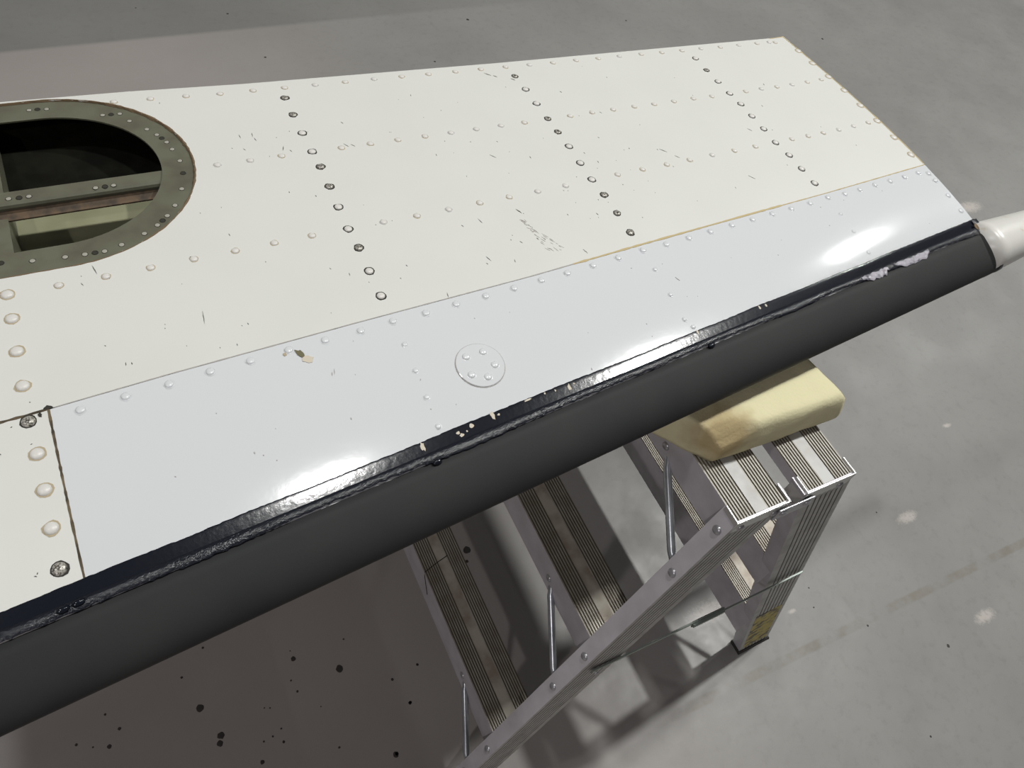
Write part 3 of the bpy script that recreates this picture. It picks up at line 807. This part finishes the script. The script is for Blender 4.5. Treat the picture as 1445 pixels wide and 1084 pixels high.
# --- scratches and chips in the paint
def build_scratches():
    rnd = random.Random(13)
    def strokes(name, items, m, parent):
        V, F = [], []
        for x, y, ang, ln, w in items:
            ca, sa = math.cos(ang), math.sin(ang)
            b0 = len(V)
            for u, v in ((-0.5, 0), (-0.1, -0.5), (0.5, 0), (0.1, 0.5)):
                px, py = x + ca * u * ln - sa * v * w, y + sa * u * ln + ca * v * w
                V.append((px, py, top_z(px, py) + 0.0003))
            for u, v in ((-0.5, 0), (-0.1, -0.5), (0.5, 0), (0.1, 0.5)):
                px, py = x + ca * u * ln - sa * v * w, y + sa * u * ln + ca * v * w
                V.append((px, py, top_z(px, py) - 0.0001))
            F.append((b0, b0 + 1, b0 + 2, b0 + 3))
            F += [(b0 + k, b0 + 4 + k, b0 + 4 + (k + 1) % 4, b0 + (k + 1) % 4) for k in range(4)]
        o = fix_normals(pydata(name, V, F, parent, m))
        o['kind'] = 'stuff'
        return o
    up = math.pi / 2
    it = [(-0.5863, 0.4543, 1.75, 0.014, 0.0011), (-0.5027, 0.3625, 1.45, 0.018, 0.0008), (-0.6, 0.437, 1.9, 0.005, 0.0008), (-0.575, 0.44, 1.4, 0.006, 0.0007),
          (0.1485, 0.487, 2.3, 0.012, 0.0011), (0.162, 0.470, 2.2, 0.008, 0.0009), (-0.115, 0.424, 2.0, 0.010, 0.0018),
          (-0.0200, 0.7130, 2.3, 0.012, 0.0016), (-0.0110, 0.7060, 2.2, 0.007, 0.0015), (0.0120, 0.6930, 2.2, 0.008, 0.0018),
          (-0.3950, 0.640, 1.6, 0.008, 0.0009), (-0.3800, 0.640, 1.4, 0.009, 0.0009), (-0.3790, 0.630, 1.7, 0.007, 0.0009), (-0.352, 0.605, 1.2, 0.01, 0.001),
          (-0.2760, 0.594, 2.1, 0.009, 0.0009), (-0.2680, 0.592, 2.2, 0.007, 0.0009), (0.32, 0.50, 2.1, 0.008, 0.0009), (-0.065, 0.34, 1.9, 0.008, 0.0009),
          (0.2510, 0.405, 2.2, 0.011, 0.0009), (-0.187, 0.36, 1.9, 0.009, 0.0009), (-0.2550, 0.322, 1.4, 0.007, 0.0009), (-0.17, 0.42, 1.8, 0.009, 0.001), (-0.10, 0.53, 2.2, 0.01, 0.0009)]
    for _ in range(150):
        x = rnd.uniform(-0.64, 0.5); y = rnd.uniform(seam_y(x) + 0.012, aft_y(x) - 0.03)
        if x > 0.1 and rnd.random() < 0.6: continue
        if stadium(x, y)[0] < 0.16: continue
        ln = rnd.choice((0.0012, 0.0014, 0.0016, 0.002, 0.003, 0.0045))
        it.append((x, y, up + rnd.uniform(-0.2, 0.55), ln, min(0.0011, ln * 0.6) * rnd.uniform(0.6, 1)))
    for _ in range(24):
        x = rnd.uniform(-0.74, -0.655); y = rnd.uniform(nose_y(x) + 0.09, 0.44)
        it.append((x, y, rnd.uniform(0, 3), rnd.uniform(0.0012, 0.0025), 0.0009))
    strokes('paint_scratches', it, 'tick', main_skin)
    soft = []
    for k in range(46):
        t = rnd.random()
        x = -0.118 + 0.016 * t + rnd.uniform(-0.006, 0.010) * (0.3 + t); y = 0.408 - 0.060 * t + rnd.uniform(-0.004, 0.004)
        soft.append((x, y, 2.15 + rnd.uniform(-0.15, 0.15), rnd.uniform(0.003, 0.008), rnd.uniform(0.0004, 0.0007)))
    strokes('scuff_patch', soft, 'tick_soft', main_skin)
    le = []
    for x, y, a, l, w in ((-0.4030, 0.262, 1.3, 0.007, 0.0008), (-0.4060, 0.260, 1.3, 0.005, 0.0008), (-0.4980, 0.200, 1.6, 0.003, 0.001), (-0.405, 0.207, 1.6, 0.003, 0.0012), (-0.3250, 0.228, 1, 0.003, 0.001), (0.03, 0.27, 2.0, 0.007, 0.001), (-0.14, 0.187, 1.5, 0.003, 0.001)):
        le.append((x, y, a, l, w))
    for _ in range(26):
        x = rnd.uniform(-0.62, 0.5); y = rnd.uniform(nose_y(x) + 0.085, seam_y(x) - 0.02)
        le.append((x, y, rnd.uniform(1, 2.2), rnd.uniform(0.0008, 0.0018), 0.0007))
    strokes('paint_scratches', le, 'tick_soft', le_skin)
    def chip(x, y, rx, ry, m, parent, rot=0.0, n=11, h=0.0004):
        lo, hi = [], []
        for k in range(n):
            a = 2 * math.pi * k / n; f = rnd.uniform(0.6, 1.2)
            u, v = rx * f * math.cos(a), ry * f * math.sin(a)
            px, py = x + u * math.cos(rot) - v * math.sin(rot), y + u * math.sin(rot) + v * math.cos(rot)
            z = top_z(px, py); lo.append((px, py, z - 0.0002)); hi.append((px, py, z + h))
        return loft('paint_chip', [lo, hi], parent, m)
    chip(-0.4275, 0.2915, 0.0035, 0.0065, 'olive_chip', le_skin, 0.5, h=0.0006)
    chip(-0.4225, 0.2840, 0.0052, 0.0050, 'chip', le_skin, h=0.0004)
    chip(-0.4420, 0.2950, 0.0018, 0.0026, 'dirt_tan', le_skin)
    chip(-0.6490, 0.2990, 0.0038, 0.0024, 'dirt_dark', main_skin)
    chip(-0.6560, 0.2935, 0.0018, 0.0026, 'dirt_dark', root_panel)
build_scratches()

# ---------------------------------------------------------------- the twin step ladder
HT, DEP, GAP, RISE, TA, FL, RW = 0.8642, 0.080, 0.0345, 0.2939, 0.3772, 0.0881, 0.0863
WID = 2 * DEP + GAP            # total depth of the top
LEN = 0.58                     # length of the top treads
ladder = thing('step_ladder', 'double-sided aluminium step ladder with ribbed treads standing under the wing', 'ladder', (WID / 2, LEN / 2, 0.0))

def tread_profile(drop, inner):
    """(x, z) loop of a ribbed tread and the material of each edge: 0 flange, 1 ridge, 2 groove, 3 flat strip"""
    P, I = [(0.0, 0.0)], []
    def add(x, z, m): P.append((x, z)); I.append(m)
    n, pitch, depth = 7, 0.0044, 0.0012
    x = 0.0
    for side in range(2):
        for k in range(n):
            add(x + pitch * 0.46, 0.0, 1)
            add(x + pitch * 0.52, -depth, 2)
            add(x + pitch * 0.94, -depth, 2)
            add(x + pitch, 0.0, 2)
            x += pitch
        if side == 0:
            x2 = DEP - n * pitch
            add(x2, -0.0002, 3); x = x2
    # x is now DEP
    t = 0.0022
    add(DEP, -inner, 0); add(DEP - t, -inner, 0); add(DEP - t, -0.004, 0); add(t, -0.004, 0); add(t, -drop, 0); add(0.0, -drop, 0)
    I.append(0)
    return P, I

def rivet_head(at, normal, r, h, parent, m='head'):
    key = ('head', r, h, m)
    me = _heads.get(key)
    if me is None:
        seg = 14
        V, F = [], []
        for q, z in ((1, 0), (0.95, 0.35), (0.75, 0.75), (0.4, 0.97)):
            V += [(r * q * math.cos(2 * math.pi * k / seg), r * q * math.sin(2 * math.pi * k / seg), z * h) for k in range(seg)]
        V.append((0, 0, h))
        for i in range(3):
            F += [(i * seg + k, i * seg + (k + 1) % seg, (i + 1) * seg + (k + 1) % seg, (i + 1) * seg + k) for k in range(seg)]
        F += [(3 * seg + k, 3 * seg + (k + 1) % seg, 4 * seg) for k in range(seg)]
        me = bpy.data.meshes.new('rivet_head'); me.from_pydata(V, [], F); me.materials.append(M[m])
        for p in me.polygons: p.use_smooth = True
        _heads[key] = me
    o = bpy.data.objects.new('rivet', me)
    o.matrix_basis = Matrix.Translation(Vector(at)) @ Vector(normal).to_track_quat('Z', 'Y').to_matrix().to_4x4()
    COL.objects.link(o); adopt(o, parent)
    return o
_heads = {}

def build_tread(k, rear):
    h = k * RISE
    drop = (0.060, 0.065, 0.080)[k]
    P, I = tread_profile(drop, 0.018 if k == 0 else drop)
    y0, y1 = -h * FL + 0.003, LEN + h * FL - 0.003
    def X(x): return (WID - (x - h * TA)) if rear else (x - h * TA)
    rings = [[(X(x), y, HT - h + z) for x, z in P] for y in (y0, y1)]
    t = loft('tread', rings, ladder, ['alu', 'ridge', 'groove', 'tread_flat'] if k == 0 else ['alu', 'ridge_dirty', 'groove', 'flat_dirty'], mids=I)
    nx = 1 if rear else -1
    for yy in (y0 + 0.133, y1 - 0.133):
        rivet_head((X(-0.0002), yy, HT - h - 0.038), (nx, 0, 0), 0.0062, 0.003, t)
    return t
treads = {(k, r): build_tread(k, r) for k in range(3) for r in (False, True)}

def build_rail(rear, far):
    n = 7
    # cross-section (x across the web, y inwards): channel with a grooved web
    P, I = [(0.0, 0.0)], []
    def add(x, y, m): P.append((x, y)); I.append(m)
    m0, m1 = 0.010, RW - 0.010
    add(m0, 0.0, 1)
    p = (m1 - m0) / n
    for k in range(n):
        x = m0 + k * p
        add(x + p * 0.10, 0.0010, 2); add(x + p * 0.22, 0.0010, 2); add(x + p * 0.32, 0.0, 2); add(x + p, 0.0, 1)
    add(RW, 0.0, 1)
    add(RW, 0.026, 0); add(RW - 0.0025, 0.026, 0); add(RW - 0.0025, 0.0028, 0); add(0.0025, 0.0028, 0); add(0.0025, 0.026, 0); add(0.0, 0.026, 0)
    I.append(0)
    rings = []
    for h in (0.0005, HT * 0.33, HT * 0.66, HT - 0.012):
        lp = []
        for x, y in P:
            xx = x - h * TA; yy = y - h * FL
            if rear: xx = WID - xx
            if far: yy = LEN - yy
            lp.append((xx, yy, HT - h))
        rings.append(lp)
    o = loft('rail', rings, ladder, ['alu', 'alu_web', 'alu_groove'], mids=I)
    sx = 1 if rear else -1
    for z in (0.836, 0.748, 0.543, 0.456, 0.245, 0.160):
        h = HT - z
        xx = -h * TA; yy = 0.0115 - h * FL
        rivet_head((WID - xx if rear else xx, LEN - yy if far else yy, z), (sx, 0, TA), 0.0064, 0.0034, o)
    # rubber foot
    h = HT
    a = []
    for z, g in ((0.014, 0.002), (0.0, 0.004)):
        x0, x1, y0, y1 = -(HT - z) * TA - g, -(HT - z) * TA + RW + g, -(HT - z) * FL - g, -(HT - z) * FL + 0.028
        lp = [(x0, y0), (x1, y0), (x1, y1), (x0, y1)]
        a.append([(WID - x if rear else x, LEN - y if far else y, z) for x, y in lp])
    f = loft('foot', a, o, 'foot')
    return o
rails = {(r, f): build_rail(r, f) for r in (False, True) for f in (False, True)}

# braces from each tread flange to the rails
def build_brace(k, rear, far):
    h = k * RISE
    a = Vector((-h * TA + 0.004, -h * FL + 0.133, HT - h - 0.050))
    b = Vector((-(h + 0.118) * TA + 0.010, -(h + 0.118) * FL + 0.022, HT - h - 0.122))
    pts = [a + (b - a) * t for t in (-0.10, 0.0, 0.10, 0.14, 0.88, 0.93, 1.0, 1.10)]
    rad = [0.0065, 0.0065, 0.0062, 0.0056, 0.0056, 0.0062, 0.0065, 0.0065]
    flt = [0.30, 0.35, 0.6, 1, 1, 0.6, 0.35, 0.3]
    def mir(p): return Vector((WID - p.x if rear else p.x, LEN - p.y if far else p.y, p.z))
    tube('brace', [mir(p) for p in pts], rad, ladder, 'zinc', 12, flt)
for k in range(3):
    for r in (False, True):
        for f in (False, True): build_brace(k, r, f)

# folding spreader bars
def build_spreader(far):
    z0 = 0.500
    h = HT - z0
    y = -h * FL - 0.0005
    def bar(name, x0, x1, ya, yb, za, zb):
        lo = [(x0, ya, za - 0.0055), (x0, ya, za + 0.0055), (x0, yb, za + 0.0055), (x0, yb, za - 0.0055)]
        hi = [(x1, ya, zb - 0.0055), (x1, ya, zb + 0.0055), (x1, yb, zb + 0.0055), (x1, yb, zb - 0.0055)]
        if far: lo = [(a, LEN - b, c) for a, b, c in lo]; hi = [(a, LEN - b, c) for a, b, c in hi]
        return loft(name, [lo, hi], s, 'spreader')
    s = None
    lo = (-0.104, 0.150); hi = (0.086, 0.309)
    s = box('spreader', (0.088, (LEN - y) if far else y - 0.0085, z0 - 0.012), (0.150, (LEN - y) + 0.0085 if far else y, z0 - 0.001), ladder, 'spreader', 0.001)
    bar('spreader_bar', -0.106, 0.152, y - 0.0035, y - 0.0010, z0 + 0.003, z0 - 0.006)
    bar('spreader_bar', 0.086, 0.320, y - 0.0065, y - 0.0040, z0 - 0.006, z0 - 0.001)
    for x, z in ((-0.100, z0 + 0.003), (0.119, z0 - 0.006), (0.312, z0 - 0.001)):
        rivet_head((x, LEN - y + 0.0065 if far else y - 0.0065, z), (0, 1 if far else -1, 0), 0.0045, 0.0025, s)
build_spreader(False); build_spreader(True)

# end caps that carry the two top treads, with a hinge link between them
def build_end(far):
    def Y(v): return LEN - v if far else v
    def b(name, x0, x1, y0, y1, z0, z1, parent, m, bev=0.0006):
        ya, yb = sorted((Y(y0), Y(y1)))
        return box(name, (x0, ya, z0), (x1, yb, z1), parent, m, bev)
    for x0 in (0.0, DEP + GAP):
        p = b('end_bracket', x0 - 0.003, x0 + DEP + 0.003, -0.0020, 0.0002, HT - 0.034, HT + 0.0030, ladder, 'bracket')
        b('bracket_lip', x0 - 0.0024, x0 - 0.0004, -0.002, 0.024, HT - 0.030, HT + 0.0030, p, 'bracket')
        b('bracket_lip', x0 + DEP + 0.0004, x0 + DEP + 0.0024, -0.002, 0.024, HT - 0.015, HT + 0.0030, p, 'bracket')
        for xx in (0.012, 0.066):
            rivet_head((x0 + xx, Y(-0.0020), HT - 0.017), (0, 1 if far else -1, 0), 0.0055, 0.0028, p)
    cx = WID / 2
    lk = b('hinge_link', cx - 0.030, cx + 0.030, -0.0068, -0.0036, HT - 0.032, HT - 0.006, ladder, 'head', 0.0012)
    for xx in (-0.020, 0.020):
        rivet_head((cx + xx, Y(-0.0068), HT - 0.016), (0, 1 if far else -1, 0), 0.0060, 0.003, lk)
build_end(False); build_end(True)

# worn yellow label low on the rear rail
def build_label():
    rings = []
    pts = []
    for z in (0.285, 0.035):
        h = HT - z
        x1 = WID + h * TA - 0.010; x0 = x1 - RW + 0.020
        y = -h * FL - 0.0006
        pts.append([(x0, y, z), (x1, y, z), (x1, y + 0.0006, z), (x0, y + 0.0006, z)])
    o = loft('warning_label', pts, rails[(True, False)], 'label')
    o['label'] = 'worn yellow label'
build_label()

# dark hairline running over the lowest tread
def build_hairline():
    h = 2 * RISE
    x0 = -h * TA; z = HT - h
    tube('dark_hairline', [(x0 - 0.0004, 0.245, z - 0.045), (x0 - 0.0004, 0.268, z - 0.006), (x0 + 0.001, 0.272, z + 0.0004), (x0 + 0.03, 0.281, z + 0.0005), (x0 + 0.052, 0.2865, z + 0.0004)],
         0.0008, treads[(2, False)], 'dirt_dark', 6)
build_hairline()

# ---------------------------------------------------------------- the foam block
def build_foam():
    Z0, Z1 = HT + 0.0003, 0.9245
    nx, ny, nz = 44, 26, 10
    rnd = random.Random(17)
    # plan corners: front-left, front-right, back-right, back-left
    A = Vector((0.0125, 0.0800)); B = Vector((0.2170, 0.0770)); Cc = Vector((0.1930, 0.2350)); D = Vector((-0.105, 0.2350))
    bm = bmesh.new()
    grid = {}
    from mathutils import noise as mn
    def place(i, j, k):
        u, v, w = i / nx, j / ny, k / nz
        p = (A * (1 - u) + B * u) * (1 - v) + (D * (1 - u) + Cc * u) * v
        x, y = p.x, p.y
        z = Z0 + (Z1 - Z0) * w
        # right end leans in towards the top; front bulges a little
        x += (0.5 - w) * 0.018 * u - (w - 0.5) * 0.006 * (1 - u)
        y += (0.006 * (w - 0.2) if v < 0.5 else 0) - 0.004 * math.sin(math.pi * w) * (1 - v)
        # torn, rounded front-left corner
        dc = math.hypot((x - 0.004) / 1.9, y - 0.074)
        cut = max(0.0, 0.034 - dc)
        z -= cut * 0.95 * w * w
        x += cut * 0.20 * w; y += cut * 0.12 * (1 - w)
        # slightly rounded edges
        e = 0.004
        if k == nz and j == 0: y += e * 0.6; z -= e * 0.35
        if k == nz and i == nx: x -= e * 0.4; z -= e * 0.35
        if k == 0 and j == 0: y += e * 0.5
        q = Vector((x, y, z)) * 38
        nn = mn.noise_vector(q)
        x += nn.x * 0.0013; y += nn.y * 0.0013
        if k > 0: z += nn.z * 0.0012 + mn.noise(Vector((x, y, z)) * 14) * 0.0016 * w
        # pressed down by the wing
        if y > nose_y(x) - 0.03:
            s = y - nose_y(x)
            if s > -0.004:
                limz = ZN - half(max(s, 0.0)) - 0.0062
                if s < 0.012: limz = min(limz, ZN - 0.026)
                top = min(Z1, limz)
            else:
                top = Z1
            z = Z0 + (z - Z0) * min(1.0, max(0.2, (top - Z0) / (Z1 - Z0)))
        z = max(z, Z0)
        return (x, y, z)
    def vert(i, j, k):
        key = (i, j, k)
        if key not in grid: grid[key] = bm.verts.new(place(i, j, k))
        return grid[key]
    for i in range(nx):
        for j in range(ny):
            bm.faces.new((vert(i, j, nz), vert(i + 1, j, nz), vert(i + 1, j + 1, nz), vert(i, j + 1, nz)))
            bm.faces.new((vert(i, j, 0), vert(i, j + 1, 0), vert(i + 1, j + 1, 0), vert(i + 1, j, 0)))
    for i in range(nx):
        for k in range(nz):
            bm.faces.new((vert(i, 0, k), vert(i + 1, 0, k), vert(i + 1, 0, k + 1), vert(i, 0, k + 1)))
            bm.faces.new((vert(i, ny, k), vert(i, ny, k + 1), vert(i + 1, ny, k + 1), vert(i + 1, ny, k)))
    for j in range(ny):
        for k in range(nz):
            bm.faces.new((vert(0, j, k), vert(0, j, k + 1), vert(0, j + 1, k + 1), vert(0, j + 1, k)))
            bm.faces.new((vert(nx, j, k), vert(nx, j + 1, k), vert(nx, j + 1, k + 1), vert(nx, j, k + 1)))
    bmesh.ops.recalc_face_normals(bm, faces=bm.faces)
    me = bpy.data.meshes.new('foam_block'); bm.to_mesh(me); bm.free()
    o = link('foam_block', me, None, 'foam', True)
    o['label'] = 'pale yellow foam block with torn corner squeezed between ladder top and wing'
    o['category'] = 'foam block'
build_foam()
